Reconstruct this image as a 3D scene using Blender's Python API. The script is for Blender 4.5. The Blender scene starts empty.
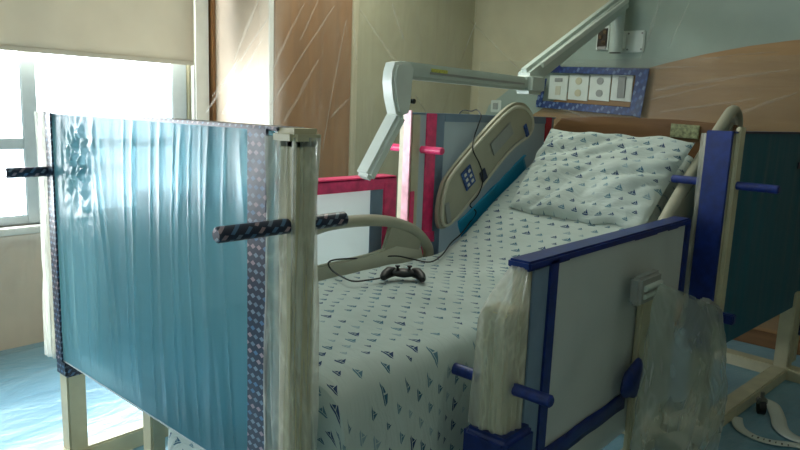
import bpy, bmesh, math, random
from mathutils import Vector, Matrix, noise
random.seed(7)
S = bpy.context.scene
COL = S.collection

# ------------------------------------------------------------------ camera
cam_d = bpy.data.cameras.new('camera'); cam = bpy.data.objects.new('camera', cam_d); COL.objects.link(cam)
VX = Vector((600, -92, 674)).normalized()
VY = Vector((-780, -145, 674)); VY = (VY - VX * VY.dot(VX)).normalized()
VZ = VX.cross(VY)
if VZ.y > 0: VZ = -VZ
R = Matrix(((VX[0], -VX[1], -VX[2]), (VY[0], -VY[1], -VY[2]), (VZ[0], -VZ[1], -VZ[2])))   # camera axes in world
cam.matrix_world = Matrix.Translation((0, 0, 1.3)) @ R.to_4x4()
cam_d.sensor_width = 36; cam_d.lens = 674 / 800 * 36; cam_d.clip_start = 0.02
S.camera = cam
S.view_settings.view_transform = 'Standard'; S.view_settings.look = 'None'
S.view_settings.exposure = 0.1; S.view_settings.gamma = 1.0
S.cycles.max_bounces = 10; S.cycles.diffuse_bounces = 6; S.cycles.transparent_max_bounces = 16
S.cycles.sample_clamp_indirect = 6

# ------------------------------------------------------------------ world, daylight and added fill
W = bpy.data.worlds.new('sky'); S.world = W; W.use_nodes = True
W.node_tree.nodes['Background'].inputs[0].default_value = (0.82, 0.92, 1.0, 1)
W.node_tree.nodes['Background'].inputs[1].default_value = 4.0
def area(name, loc, rot, sx, sy, power, col):
    d = bpy.data.lights.new(name, 'AREA'); d.shape = 'RECTANGLE'; d.size = sx; d.size_y = sy; d.energy = power; d.color = col
    o = bpy.data.objects.new(name, d); COL.objects.link(o); o.location = loc; o.rotation_euler = rot; return o
area('daylight', (0.75, 4.1, 1.35), (math.radians(-90), 0, 0), 3.1, 1.7, 300, (0.90, 0.97, 1.0))
area('ceiling_fill', (2.7, 2.35, 2.57), (0, 0, 0), 1.1, 1.1, 19.0, (0.96, 1.0, 0.86))  # added fill lamp under the ceiling

# ------------------------------------------------------------------ material helpers
def lin(c):
    return tuple(((x / 255) / 12.92 if x / 255 <= 0.04045 else ((x / 255 + 0.055) / 1.055) ** 2.4) for x in c) + (1,)
class NT:
    def __init__(s, name):
        s.m = bpy.data.materials.new(name); s.m.use_nodes = True; s.t = s.m.node_tree; s.t.nodes.clear()
        s.out = s.n('ShaderNodeOutputMaterial')
    def n(s, typ, **kw):
        x = s.t.nodes.new(typ)
        for k, v in kw.items(): setattr(x, k, v)
        return x
    def l(s, a, b): s.t.links.new(a, b)
    def val(s, sock, v):
        if hasattr(v, 'is_output'): s.l(v, sock)
        else: sock.default_value = v
    def math(s, op, a, b=0.0, c=0.0):
        x = s.n('ShaderNodeMath', operation=op); s.val(x.inputs[0], a); s.val(x.inputs[1], b)
        if op in ('MULTIPLY_ADD', 'SMOOTH_MIN', 'SMOOTH_MAX'): s.val(x.inputs[2], c)
        return x.outputs[0]
    def coords(s, kind='Object', scale=(1, 1, 1), rot=(0, 0, 0)):
        tc = s.n('ShaderNodeTexCoord'); mp = s.n('ShaderNodeMapping'); s.l(tc.outputs[kind], mp.inputs[0])
        mp.inputs['Scale'].default_value = scale; mp.inputs['Rotation'].default_value = rot; return mp.outputs[0]
    def noise(s, vec, scale, detail=3, rough=.5, dist=0):
        x = s.n('ShaderNodeTexNoise'); s.l(vec, x.inputs['Vector']); x.inputs['Scale'].default_value = scale
        x.inputs['Detail'].default_value = detail; x.inputs['Roughness'].default_value = rough; x.inputs['Distortion'].default_value = dist
        return x.outputs[0]
    def ramp(s, fac, stops):
        x = s.n('ShaderNodeValToRGB'); s.l(fac, x.inputs[0]); e = x.color_ramp.elements
        while len(e) > 1: e.remove(e[-1])
        e[0].position, e[0].color = stops[0]
        for p, c in stops[1:]:
            k = e.new(p); k.color = c
        return x.outputs[0]
    def mixc(s, f, a, b):
        x = s.n('ShaderNodeMix', data_type='RGBA'); s.val(x.inputs[0], f); s.val(x.inputs[6], a); s.val(x.inputs[7], b); return x.outputs[2]
    def bump(s, h, strength, dist):
        x = s.n('ShaderNodeBump'); s.l(h, x.inputs['Height']); x.inputs['Strength'].default_value = strength; x.inputs['Distance'].default_value = dist
        return x.outputs[0]
    def bsdf(s, col, rough=.5, metal=0, normal=None, spec=.5, trans=0, coat=0):
        b = s.n('ShaderNodeBsdfPrincipled'); s.val(b.inputs['Base Color'], col); s.val(b.inputs['Roughness'], rough)
        b.inputs['Metallic'].default_value = metal; b.inputs['Specular IOR Level'].default_value = spec
        b.inputs['Transmission Weight'].default_value = trans; b.inputs['Coat Weight'].default_value = coat
        if normal is not None: s.l(normal, b.inputs['Normal'])
        return b.outputs[0]
    def mixs(s, f, a, b):
        x = s.n('ShaderNodeMixShader'); s.val(x.inputs[0], f); s.l(a, x.inputs[1]); s.l(b, x.inputs[2]); return x.outputs[0]
    def done(s, sh): s.l(sh, s.out.inputs[0]); return s.m

def plain(name, c, rough=.5, metal=0, nscale=30, var=.06, bump=.15, spec=.5, coat=0):
    N = NT(name); v = N.coords(); f = N.noise(v, nscale, 4)
    a = lin(c); lo = tuple(x * (1 - var * 2) for x in a[:3]) + (1,); hi = tuple(min(1, x * (1 + var * 2)) for x in a[:3]) + (1,)
    col = N.ramp(f, [(.3, lo), (.7, hi)])
    return N.done(N.bsdf(col, rough, metal, N.bump(f, bump, .002), spec, coat=coat))

def film(name, c, opac=.2, wr=(14, 3, 3), rot=(0, 0, 0), rough=.18, bump=.6, streak=.25, gloss=.25, kind='Object', dist=.01):
    """thin wrinkled polythene: mostly clear, whitish where it is creased"""
    N = NT(name); v = N.coords(kind, wr, rot)
    f = N.noise(v, 1.0, 4, .6, .6); f2 = N.noise(v, 3.1, 3, .5, .3)
    h = N.math('ADD', f, N.math('MULTIPLY', f2, .35))
    nb = N.bump(h, bump, dist)
    r = N.ramp(N.math('ABSOLUTE', N.math('SUBTRACT', f, .5)), [(0, (1, 1, 1, 1)), (.03, (.4, .4, .4, 1)), (.10, (0, 0, 0, 1))])
    op = N.math('ADD', N.math('MULTIPLY', r, streak), opac)
    d = N.n('ShaderNodeBsdfDiffuse'); d.inputs[0].default_value = lin(c)
    tl = N.n('ShaderNodeBsdfTranslucent'); tl.inputs[0].default_value = lin(c)
    body = N.mixs(.45, d.outputs[0], tl.outputs[0])
    tr = N.n('ShaderNodeBsdfTransparent'); base = N.mixs(op, tr.outputs[0], body)
    g = N.n('ShaderNodeBsdfGlossy'); g.inputs['Roughness'].default_value = rough; N.l(nb, g.inputs['Normal'])
    lw = N.n('ShaderNodeLayerWeight'); lw.inputs[0].default_value = gloss; N.l(nb, lw.inputs[1])
    return N.done(N.mixs(N.math('MULTIPLY', lw.outputs[0], .7), base, g.outputs[0]))

# ------------------------------------------------------------------ materials
M = {}
M['plaster'] = plain('wall_paint', (186, 178, 150), .7, nscale=6, var=.03, bump=.05)
M['sage'] = plain('sage_wall_paint', (168, 164, 136), .65, nscale=5, var=.03, bump=.05)
M['green'] = plain('grey_green_paint', (150, 166, 156), .6, nscale=5, var=.03, bump=.05)
M['unseen_wall'] = plain('dimmed_unseen_wall', (160, 157, 138), .9, nscale=6, var=.05)  # made-up tone for the unseen walls, dimmed to cut bounced light
M['white'] = plain('white_paint', (214, 214, 206), .5, nscale=12, var=.02, bump=.04)
M['frame'] = plain('window_aluminium', (186, 196, 198), .4, nscale=12, var=.03, bump=.04)
M['beigewall'] = plain('beige_wall_covering', (200, 180, 158), .55, nscale=4, var=.05, bump=.3)
M['plastic'] = plain('cream_plastic', (198, 196, 176), .38, nscale=10, var=.02, bump=.04)
M['rail'] = plain('rail_plastic', (164, 162, 142), .42, nscale=9, var=.03, bump=.05)
M['post'] = plain('cream_painted_wood', (192, 187, 158), .5, nscale=14, var=.05, bump=.15)
M['arm'] = plain('pale_grey_enamel', (186, 198, 190), .35, nscale=10, var=.02, bump=.04)
M['armlite'] = plain('white_enamel', (214, 222, 214), .32, nscale=10, var=.02, bump=.04)
M['black'] = plain('black_plastic', (16, 18, 22), .4, nscale=60, var=.1, bump=.08)
M['blue'] = plain('blue_vinyl_tape', (18, 42, 112), .35, nscale=25, var=.14, bump=.35)
M['bluecore'] = plain('blue_wrap', (20, 44, 116), .4, nscale=40, var=.15, bump=.4)
M['navy'] = plain('navy_tape', (25, 34, 70), .4, nscale=25, var=.15, bump=.3)
M['pink'] = plain('pink_vinyl_tape', (232, 62, 118), .38, nscale=25, var=.1, bump=.35)
M['pinkglint'] = plain('pink_film_glint', (240, 168, 182), .3, nscale=18, var=.16, bump=.4)  # pale tone paints in the glint of film over pink
M['red'] = plain('crimson_tape', (176, 34, 60), .45, nscale=25, var=.1, bump=.3)
M['bluegrey'] = plain('blue_grey_border', (116, 138, 160), .45, nscale=12, var=.05, bump=.1)
M['cyan'] = plain('cyan_vinyl', (16, 140, 180), .4, nscale=9, var=.08, bump=.3)
M['metal'] = plain('brushed_metal', (140, 142, 138), .35, 1.0, 40, .05, .1)
M['brass'] = plain('dull_brass', (84, 68, 48), .5, .6, 60, .3, .3)
M['dark'] = plain('recess_shade_tone', (52, 44, 34), .7)
M['grey'] = plain('grey_plastic', (150, 154, 150), .4, nscale=10, var=.04, bump=.08)
M['label'] = plain('blue_label', (44, 78, 140), .4, nscale=90, var=.4)
M['yellowlabel'] = plain('yellow_label', (196, 196, 90), .5, nscale=90, var=.2)
M['palegreen'] = plain('pale_green_plastic', (150, 156, 118), .5, nscale=60, var=.25)
M['ceil'] = plain('ceiling_paint', (216, 214, 204), .8, nscale=12, var=.02)

def wood(name, a, b, scale=(1.2, 1.2, 9), bump=.25, rough=.42):
    N = NT(name); v = N.coords('Object', scale); f = N.noise(v, 2.2, 6, .6, .8); f2 = N.noise(N.coords('Object', (2, 2, 2)), 1.2, 3)
    c = N.ramp(N.math('ADD', N.math('MULTIPLY', f, .7), N.math('MULTIPLY', f2, .3)), [(.32, lin(a)), (.68, lin(b))])
    return N.done(N.bsdf(c, rough, 0, N.bump(f, bump, .003)))
M['wood'] = wood('vertical_wood_veneer', (122, 84, 48), (150, 106, 64), (7, 7, .7))
M['woodhead'] = wood('horizontal_wood_veneer', (146, 112, 72), (172, 136, 92), (.8, .8, 7))
M['headboard'] = wood('dark_wood_veneer', (104, 72, 44), (134, 98, 62), (.8, .8, 9))
M['blind'] = None
def m_blind():
    N = NT('blind_fabric'); v = N.coords('Object', (1, 1, 1)); f = N.noise(v, 3, 3); w = N.noise(v, 400, 2)
    c = N.ramp(f, [(.3, lin((190, 184, 168))), (.7, lin((204, 198, 182)))])
    d = N.bsdf(c, .8, 0, N.bump(w, .2, .001)); t = N.n('ShaderNodeBsdfTranslucent'); t.inputs[0].default_value = lin((206, 196, 176))
    return N.done(N.mixs(.16, d, t.outputs[0]))
M['blind'] = m_blind()
def m_glass():
    N = NT('window_glass'); t = N.n('ShaderNodeBsdfTransparent'); g = N.n('ShaderNodeBsdfGlossy'); g.inputs['Roughness'].default_value = .03
    lw = N.n('ShaderNodeLayerWeight'); lw.inputs[0].default_value = .15
    return N.done(N.mixs(N.math('MULTIPLY', lw.outputs[0], .5), t.outputs[0], g.outputs[0]))
M['glass'] = m_glass()
def m_floor():
    N = NT('blue_sheeted_floor'); v = N.coords('Object', (1, 2.2, 1), (0, 0, .5)); f = N.noise(v, 2.2, 4, .55, .8); g = N.noise(v, 9, 3, .5, .4)
    c = N.ramp(f, [(.3, lin((104, 150, 172))), (.7, lin((134, 178, 196)))])
    h = N.math('ADD', f, N.math('MULTIPLY', g, .25))
    return N.done(N.bsdf(c, .3, 0, N.bump(h, .5, .03), .6))
M['floor'] = m_floor()
def m_print():
    """white cotton with little sailing boats, drawn from UV in metres (u across, v up)"""
    N = NT('sailboat_cotton'); tc = N.n('ShaderNodeTexCoord'); sp = N.n('ShaderNodeSeparateXYZ'); N.l(tc.outputs['UV'], sp.inputs[0])
    dn = N.noise(N.coords('UV', (1, 1, 1)), 9, 2)
    u0 = N.math('ADD', N.math('DIVIDE', sp.outputs[0], .068), N.math('MULTIPLY', dn, .35)); v0 = N.math('DIVIDE', sp.outputs[1], .042)
    row = N.math('FLOOR', v0)
    u1 = N.math('ADD', u0, N.math('MULTIPLY', row, .43)); ci = N.math('FLOOR', u1)
    fu = N.math('SUBTRACT', u1, ci); fv = N.math('SUBTRACT', v0, row)
    cb = N.n('ShaderNodeCombineXYZ'); N.l(ci, cb.inputs[0]); N.l(row, cb.inputs[1])
    wn = N.n('ShaderNodeTexWhiteNoise'); wn.noise_dimensions = '2D'; N.l(cb.outputs[0], wn.inputs['Vector'])
    sr = N.n('ShaderNodeSeparateColor'); N.l(wn.outputs['Color'], sr.inputs[0])
    sc = N.math('MULTIPLY_ADD', sr.outputs[0], .52, .46)
    p = N.math('DIVIDE', N.math('SUBTRACT', fu, N.math('MULTIPLY_ADD', sr.outputs[1], .16, .42)), sc)
    q = N.math('DIVIDE', N.math('SUBTRACT', fv, .5), sc)
    p = N.math('DIVIDE', p, .9); 
    def lt(a, b): return N.math('LESS_THAN', a, b)
    def AND(*a):
        r = a[0]
        for x in a[1:]: r = N.math('MULTIPLY', r, x)
        return r
    above = N.math('GREATER_THAN', q, -.10)
    s1 = AND(above, N.math('GREATER_THAN', p, .02), lt(p, N.math('MULTIPLY', N.math('SUBTRACT', .42, q), .62)), lt(q, .42))
    s2 = AND(above, lt(p, -.02), lt(N.math('MULTIPLY', p, -1), N.math('MULTIPLY', N.math('SUBTRACT', .22, q), .8)))
    hull = AND(lt(q, -.15), N.math('GREATER_THAN', q, -.29), lt(N.math('ABSOLUTE', p), N.math('MULTIPLY_ADD', q, .9, .52)))
    m = N.math('MAXIMUM', N.math('MAXIMUM', s1, s2), hull)
    m = N.math('MULTIPLY', m, N.math('GREATER_THAN', sr.outputs[2], .08))
    bc = N.ramp(sr.outputs[2], [(.0, lin((48, 72, 108))), (.35, lin((62, 102, 124))), (.65, lin((92, 128, 144))), (.85, lin((140, 162, 170)))])
    bc.node.color_ramp.interpolation = 'CONSTANT'
    f = N.noise(N.coords('UV', (1, 1, 1)), 5, 4)
    base = N.ramp(f, [(.3, lin((182, 194, 188))), (.7, lin((196, 207, 202)))])
    c = N.mixc(m, base, bc)
    w = N.noise(N.coords('UV', (1, 2.5, 1)), 6, 4, .55, 1.2)
    return N.done(N.bsdf(c, .85, 0, N.bump(w, .45, .02), .2))
M['print'] = m_print()
def m_pattern(name, bg, cols, sx=.018, sy=.016, bump=.2):
    """printed duct tape: staggered rows of small motifs on a dark ground, in object space"""
    N = NT(name); tc = N.n('ShaderNodeTexCoord'); sp = N.n('ShaderNodeSeparateXYZ'); N.l(tc.outputs['Object'], sp.inputs[0])
    a = N.math('DIVIDE', N.math('ADD', sp.outputs[0], sp.outputs[1]), sx); b = N.math('DIVIDE', N.math('ADD', sp.outputs[2], N.math('MULTIPLY', sp.outputs[1], .5)), sy)
    row = N.math('FLOOR', b); a = N.math('ADD', a, N.math('MULTIPLY', row, .5)); ci = N.math('FLOOR', a)
    fa = N.math('SUBTRACT', N.math('SUBTRACT', a, ci), .5); fb = N.math('SUBTRACT', N.math('SUBTRACT', b, row), .5)
    cb = N.n('ShaderNodeCombineXYZ'); N.l(ci, cb.inputs[0]); N.l(row, cb.inputs[1])
    wn = N.n('ShaderNodeTexWhiteNoise'); wn.noise_dimensions = '2D'; N.l(cb.outputs[0], wn.inputs['Vector'])
    d = N.math('ADD', N.math('MULTIPLY', N.math('ABSOLUTE', fa), 1.0), N.math('MULTIPLY', N.math('ABSOLUTE', fb), 1.3))
    m = N.math('LESS_THAN', d, .42)
    st = [(i / len(cols), lin(c)) for i, c in enumerate(cols)]
    c = N.ramp(wn.outputs['Value'], st); c.node.color_ramp.interpolation = 'CONSTANT'
    f = N.noise(N.coords('Object'), 30, 3)
    return N.done(N.bsdf(N.mixc(m, lin(bg), c), .35, 0, N.bump(f, bump, .003), .5))
M['print_tape'] = m_pattern('printed_navy_tape', (28, 38, 62), [(120, 136, 154), (158, 136, 144), (76, 112, 148), (104, 122, 140)], .022, .019)
M['stripe_tape'] = m_pattern('printed_blue_tape', (32, 58, 110), [(96, 120, 160), (52, 84, 140)], .030, .05)
M['stripe_dark'] = m_pattern('printed_dark_blue_tape', (22, 36, 72), [(86, 106, 140), (48, 74, 120)], .02, .02)

def m_bluepanel(name, c, c2, trl=.5, gl=.35, see=.2, rough=.12, bump=.35):
    """coloured film stretched over a panel: light from behind comes through it"""
    N = NT(name); v = N.coords('Object', (26, 26, 1.6)); f = N.noise(v, 1.0, 4, .55, .5)
    nb = N.bump(f, bump, .01)
    col = N.mixc(N.math('MULTIPLY', f, .25), lin(c), lin(c2))
    d = N.n('ShaderNodeBsdfDiffuse'); N.l(col, d.inputs[0]); t = N.n('ShaderNodeBsdfTranslucent'); N.l(col, t.inputs[0])
    body = N.mixs(trl, d.outputs[0], t.outputs[0])
    rf = N.n('ShaderNodeBsdfTransparent'); rf.inputs[0].default_value = lin(c2)
    body = N.mixs(see, body, rf.outputs[0])
    g = N.n('ShaderNodeBsdfGlossy'); g.inputs['Roughness'].default_value = rough; N.l(nb, g.inputs['Normal'])
    lw = N.n('ShaderNodeLayerWeight'); lw.inputs[0].default_value = gl; N.l(nb, lw.inputs[1])
    return N.done(N.mixs(N.math('MULTIPLY', lw.outputs[0], .8), body, g.outputs[0]))
M['bluepanel'] = m_bluepanel('blue_panel_film', (112, 182, 204), (184, 222, 232), .74, .18, .32, .26, .22)
M['tealpanel'] = m_bluepanel('dark_teal_panel_film', (60, 112, 130), (66, 120, 136), .2, .12, .05, .35, .1)
M['whitepanel'] = m_bluepanel('white_panel_film', (226, 232, 230), (232, 238, 236), .4, .12, .03, .35, .5)
M['greypanel'] = m_bluepanel('grey_panel_film', (178, 190, 192), (196, 204, 204), .3, .12, .05, .3, .3)
M['film'] = film('clear_film', (214, 216, 204), .10, (9, 9, 2.2), (0, .6, 0), streak=.30)
M['film_wall'] = film('wall_film', (226, 220, 206), .12, (3, 1, .35), (0, math.radians(-27), 0), rough=.4, streak=.10, gloss=.07, bump=.2, dist=.02)
M['film_head'] = film('head_wall_film', (196, 204, 196), .14, (1, 1.2, 4), (math.radians(22), 0, 0), rough=.3, streak=.03, gloss=.2, bump=.5, dist=.02)
M['film_post'] = film('post_film', (240, 241, 232), .30, (7, 7, 2.2), (.35, .25, 0), rough=.35, streak=.22, gloss=.10, bump=.25)
M['film_bag'] = film('bag_film', (196, 206, 196), .34, (3, 3, 2), (.3, .2, 0), rough=.4, streak=.12, gloss=.02, bump=.2)

# ------------------------------------------------------------------ mesh helpers
class MB:
    def __init__(s): s.b = bmesh.new()
    def box(s, x0, x1, y0, y1, z0, z1, bev=0.0, seg=2, mat=None):
        t = bmesh.new(); bmesh.ops.create_cube(t, size=1)
        for v in t.verts: v.co = Vector(((x0 + x1) / 2 + v.co.x * (x1 - x0), (y0 + y1) / 2 + v.co.y * (y1 - y0), (z0 + z1) / 2 + v.co.z * (z1 - z0)))
        if bev: bmesh.ops.bevel(t, geom=t.edges[:], offset=bev, segments=seg, affect='EDGES', clamp_overlap=True)
        s.merge(t, mat); return s
    def merge(s, t, mat=None):
        if mat is not None: t.transform(mat)
        me = bpy.data.meshes.new('t'); t.to_mesh(me); t.free(); s.b.from_mesh(me); bpy.data.meshes.remove(me)
    def bar(s, a, b, w, h, bev=.005, up=(0, 0, 1)):
        """rectangular bar from a to b: width w sideways, height h"""
        a, b = Vector(a), Vector(b); d = (b - a); L = d.length; d.normalize()
        sd = Vector(up).cross(d)
        if sd.length < 1e-4: sd = Vector((0, 1, 0)).cross(d)
        sd.normalize(); u = d.cross(sd)
        m = Matrix((d, sd, u)).transposed().to_4x4(); m.translation = a
        return s.box(0, L, -w / 2, w / 2, -h / 2, h / 2, bev, 2, m)
    def tube(s, pts, r, n=10, closed=False, smooth=0):
        pts = [Vector(p) for p in pts]
        if smooth: pts = catmull(pts, smooth, closed)
        rs = r if isinstance(r, (list, tuple)) else [r] * len(pts)
        if len(rs) != len(pts): rs = [rs[min(len(rs) - 1, int(i * len(rs) / len(pts)))] for i in range(len(pts))]
        rings = []; prev = None; N = len(pts)
        for i, p in enumerate(pts):
            if closed: t = pts[(i + 1) % N] - pts[i - 1]
            else: t = pts[min(i + 1, N - 1)] - pts[max(i - 1, 0)]
            t.normalize()
            if prev is None:
                prev = t.orthogonal().normalized()
                if abs(t.z) < .9: prev = Vector((0, 0, 1)).cross(t).normalized()
            prev = (prev - t * prev.dot(t)).normalized(); w = t.cross(prev)
            rings.append([s.b.verts.new(p + (prev * math.cos(2 * math.pi * k / n) + w * math.sin(2 * math.pi * k / n)) * rs[i]) for k in range(n)])
        for i in range(N if closed else N - 1):
            A, B = rings[i], rings[(i + 1) % N]
            for k in range(n): s.b.faces.new((A[k], A[(k + 1) % n], B[(k + 1) % n], B[k]))
        if not closed:
            s.b.faces.new(rings[0][::-1]); s.b.faces.new(rings[-1])
        return s
    def prism(s, pts, axis, a0, a1, bev=0.0):
        """closed outline extruded along an axis ('x': pts are (y,z); 'y': (x,z); 'z': (x,y))"""
        t = bmesh.new()
        def mk(p, a): return {'x': (a, p[0], p[1]), 'y': (p[0], a, p[1]), 'z': (p[0], p[1], a)}[axis]
        A = [t.verts.new(mk(p, a0)) for p in pts]; B = [t.verts.new(mk(p, a1)) for p in pts]
        f = [t.faces.new(A), t.faces.new(B[::-1])]; n = len(pts)
        for i in range(n): t.faces.new((A[i], B[i], B[(i + 1) % n], A[(i + 1) % n]))
        bmesh.ops.recalc_face_normals(t, faces=t.faces[:])
        if bev:
            es = [e for e in t.edges if len([q for q in e.link_faces if q in f]) == 1]
            bmesh.ops.bevel(t, geom=es, offset=bev, segments=2, affect='EDGES', clamp_overlap=True)
        s.merge(t); return s
    def grid(s, nu, nv, fn, uv=None, closeu=False):
        """surface from fn(u, v), u and v in 0..1"""
        lay = s.b.loops.layers.uv.verify()
        V = [[s.b.verts.new(fn(i / nu, j / nv)) for j in range(nv + 1)] for i in range(nu if closeu else nu + 1)]
        for i in range(nu):
            for j in range(nv):
                q = [(i, j), (i + 1, j), (i + 1, j + 1), (i, j + 1)]
                f = s.b.faces.new([V[a % len(V)][b] for a, b in q])
                for l, (a, b) in zip(f.loops, q):
                    l[lay].uv = uv(a / nu, b / nv) if uv else (a / nu, b / nv)
        return s
    def ball(s, c, r, scale=(1, 1, 1), u=16, v=10):
        m = Matrix.Translation(c) @ Matrix.Diagonal((scale[0], scale[1], scale[2], 1)); bmesh.ops.create_uvsphere(s.b, u_segments=u, v_segments=v, radius=r, matrix=m); return s
    def cyl(s, a, b, r, n=20): return s.tube([a, b], r, n)
    def build(s, name, mat, parent=None, smooth=True, thick=0, recalc=True):
        if recalc: bmesh.ops.recalc_face_normals(s.b, faces=s.b.faces[:])
        me = bpy.data.meshes.new(name); s.b.to_mesh(me); s.b.free()
        if smooth:
            for p in me.polygons: p.use_smooth = True
            try: me.set_sharp_from_angle(angle=math.radians(35))
            except Exception: pass
        o = bpy.data.objects.new(name, me); COL.objects.link(o)
        me.materials.append(M[mat] if isinstance(mat, str) else mat)
        if parent: o.parent = parent
        if thick:
            md = o.modifiers.new('solid', 'SOLIDIFY'); md.thickness = thick
        return o
def catmull(P, n, closed=False):
    out = []; N = len(P); rng = range(N) if closed else range(N - 1)
    for i in rng:
        if closed: a, b, c, d = P[i - 1], P[i], P[(i + 1) % N], P[(i + 2) % N]
        else: a, b, c, d = P[max(i - 1, 0)], P[i], P[i + 1], P[min(i + 2, N - 1)]
        for k in range(n):
            t = k / n; out.append(.5 * ((2 * b) + (c - a) * t + (2 * a - 5 * b + 4 * c - d) * t * t + (3 * b - a - 3 * c + d) * t ** 3))
    if not closed: out.append(P[-1])
    return out
def tag(o, label, cat, group=None, kind=None):
    if label: o['label'] = label
    if cat: o['category'] = cat
    if group: o['group'] = group
    if kind: o['kind'] = kind
    return o
def thing(name, loc, rz, label, cat, group=None):
    o = bpy.data.objects.new(name, None); COL.objects.link(o); o.location = loc; o.rotation_euler = (0, 0, rz); o.empty_display_size = .1
    return tag(o, label, cat, group)
def struct(o): o['kind'] = 'structure'; return o
def nz(x, y, z=0.0): return noise.noise(Vector((x, y, z)))

# ------------------------------------------------------------------ the room
XW, YW, YB = 4.35, 3.70, 3.12           # head wall, window wall, face of the boxed-out wall
struct(MB().box(-1.6, 4.5, -1.4, 4.0, -.1, 0).build('floor', 'floor'))
struct(MB().box(-1.6, 4.5, -1.4, 4.0, 2.6, 2.7).build('ceiling', 'ceil'))
struct(MB().box(XW, 4.5, -1.4, 3.85, 0, 2.6).build('wall_head', 'plaster'))
struct(MB().box(-1.6, XW, -1.5, -1.4, 0, 2.6).build('wall_right', 'unseen_wall'))
struct(MB().box(-1.7, -1.6, -1.4, 3.85, 0, 2.6).build('wall_foot', 'unseen_wall'))
WX0, WX1, WZ0, WZ1 = -.75, 2.26, .64, 2.25
w = MB(); w.box(-1.6, WX0, YW, YW + .12, 0, 2.6); w.box(WX1, 2.42, YW, YW + .12, 0, 2.6); w.box(WX0, WX1, YW, YW + .12, WZ1, 2.6)
struct(w.build('wall_window', 'plaster'))
struct(MB().box(WX0, WX1, YW, YW + .12, 0, WZ0).build('wall_window_sill', 'beigewall')).name = 'wall_below_window'
struct(MB().box(2.42, XW, YB, 3.82, 0, 2.6).build('wall_boxed_out', 'sage'))
struct(MB().box(2.405, 2.42, YB, YW, 0, 2.6).build('trim_1', 'beigewall'))                 # white return facing the window
struct(MB().box(2.405, 2.435, YB - .012, YB, 0, 2.6, .003).build('trim_2', 'white'))    # corner bead
struct(MB().box(2.27, 2.375, YW - .05, YW, 0, 2.6, .01).build('trim_3', 'white'))
struct(MB().box(2.385, 2.405, YW - .07, YW, 0, 2.6, .003).build('trim_6', 'wood'))         # pale upright beside the window
win = MB()
for a, b in ((WX0, WX0 + .06), (.28, .36), (1.325, 1.40), (WX1 - .10, WX1)): win.box(a, b, YW + .02, YW + .09, WZ0, WZ1, .006)
for a, b in ((WZ0, WZ0 + .05), (1.03, 1.085), (WZ1 - .05, WZ1)): win.box(WX0, WX1, YW + .025, YW + .085, a, b, .006)
win = struct(win.build('window_1', 'frame'))
struct(MB().box(WX0, WX1, YW + .05, YW + .056, WZ0, WZ1).build('glass', 'glass', win))
struct(MB().box(WX0 - .02, WX1 + .0, YW - .06, YW + .03, WZ0 - .035, WZ0, .006).build('window_sill', 'white', win))

# wood cabinet door panel on the boxed-out wall
dd = thing('cabinet_door', (2.44, YB, 0), 0, 'brown wood-veneer door panel, full height, under clear sheeting', 'door panel')
MB().box(0, .60, -.014, 0, .05, 2.58, .003).build('panel', 'wood', dd)
MB().box(.605, .66, -.012, 0, 0, 2.6, .003).build('edge_strip', 'plaster', dd)

# head wall inlays: grey-green field and wood wainscot with an arched top
gp = [(3.0, 1.20), (2.94, 1.36), (2.42, 1.72), (2.10, 1.95), (1.80, 2.20), (1.5, 2.45), (1.3, 2.6), (-1.4, 2.6), (-1.4, 0), (3.0, 0)]
struct(MB().prism(gp, 'x', XW - .006, XW).build('trim_4', 'green', smooth=False))
arc = [(2.62, 0), (2.62, 1.26), (2.50, 1.33)]
for i in range(15):
    t = i / 14; y = 2.3 - 3.2 * t; arc.append((y, 1.46 + .315 * math.sin(min(1, t * 1.95) * math.pi / 2) - .12 * max(0, t - .57)))
arc += [(-1.4, 1.5), (-1.4, 0)]
struct(MB().prism(arc, 'x', XW - .022, XW - .006, .003).build('trim_5', 'woodhead', smooth=False))
struct(MB().box(XW - .04, XW - .022, -1.4, 3.1, 0, .09, .004).build('baseboard_head', 'headboard'))

# roller blind
rb = thing('roller_blind', (-.8, YW - .09, 2.5), 0, 'beige fabric roller blind drawn halfway down the window', 'blind')
MB().grid(40, 20, lambda u, v: (u * 3.04, .006 * nz(u * 4, v * 2), -.975 + v * .975)).build('fabric', 'blind', rb, thick=.002)
MB().box(0, 3.04, -.008, .008, -.99, -.965, .005).build('bottom_rail', 'blind', rb)
MB().cyl((0, .01, .02), (3.04, .01, .02), .03).build('roller', 'white', rb)

# ------------------------------------------------------------------ plastic sheeting on the walls and floor
def sheet_on(name, p0, du, dv, nu, nv, amp, mat, label, nrm, fr=(3, 1.2), sk=0.8, hole=None):
    p0, du, dv, nrm = Vector(p0), Vector(du), Vector(dv), Vector(nrm)
    lu, lv = du.length, dv.length
    def f(u, v):
        a, b = u * lu, v * lv
        s_ = a * math.cos(sk) - b * math.sin(sk); t_ = a * math.sin(sk) + b * math.cos(sk)
        d = amp * .8 * max(0, 1.0 - abs(5 * nz(s_ * fr[0] + .3 * nz(a, b, 1), t_ * fr[1], 3.3))) ** 2 + amp * .25 * nz(a * 2, b * 2, 6) + amp * .4 * max(0, 1.0 - abs(5 * nz(s_ * fr[0] * 1.7, t_ * fr[1] * 1.3, 9)))
        return p0 + du * u + dv * v + nrm * d
    g = MB().grid(nu, nv, f)
    if hole:
        bmesh.ops.delete(g.b, geom=[q for q in g.b.faces if hole[0] < q.calc_center_median().y < hole[1] and hole[2] < q.calc_center_median().z < hole[3]], context='FACES')
    o = g.build(name, mat)
    return tag(o, label, 'plastic sheet', 'plastic sheets on the walls')
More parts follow.
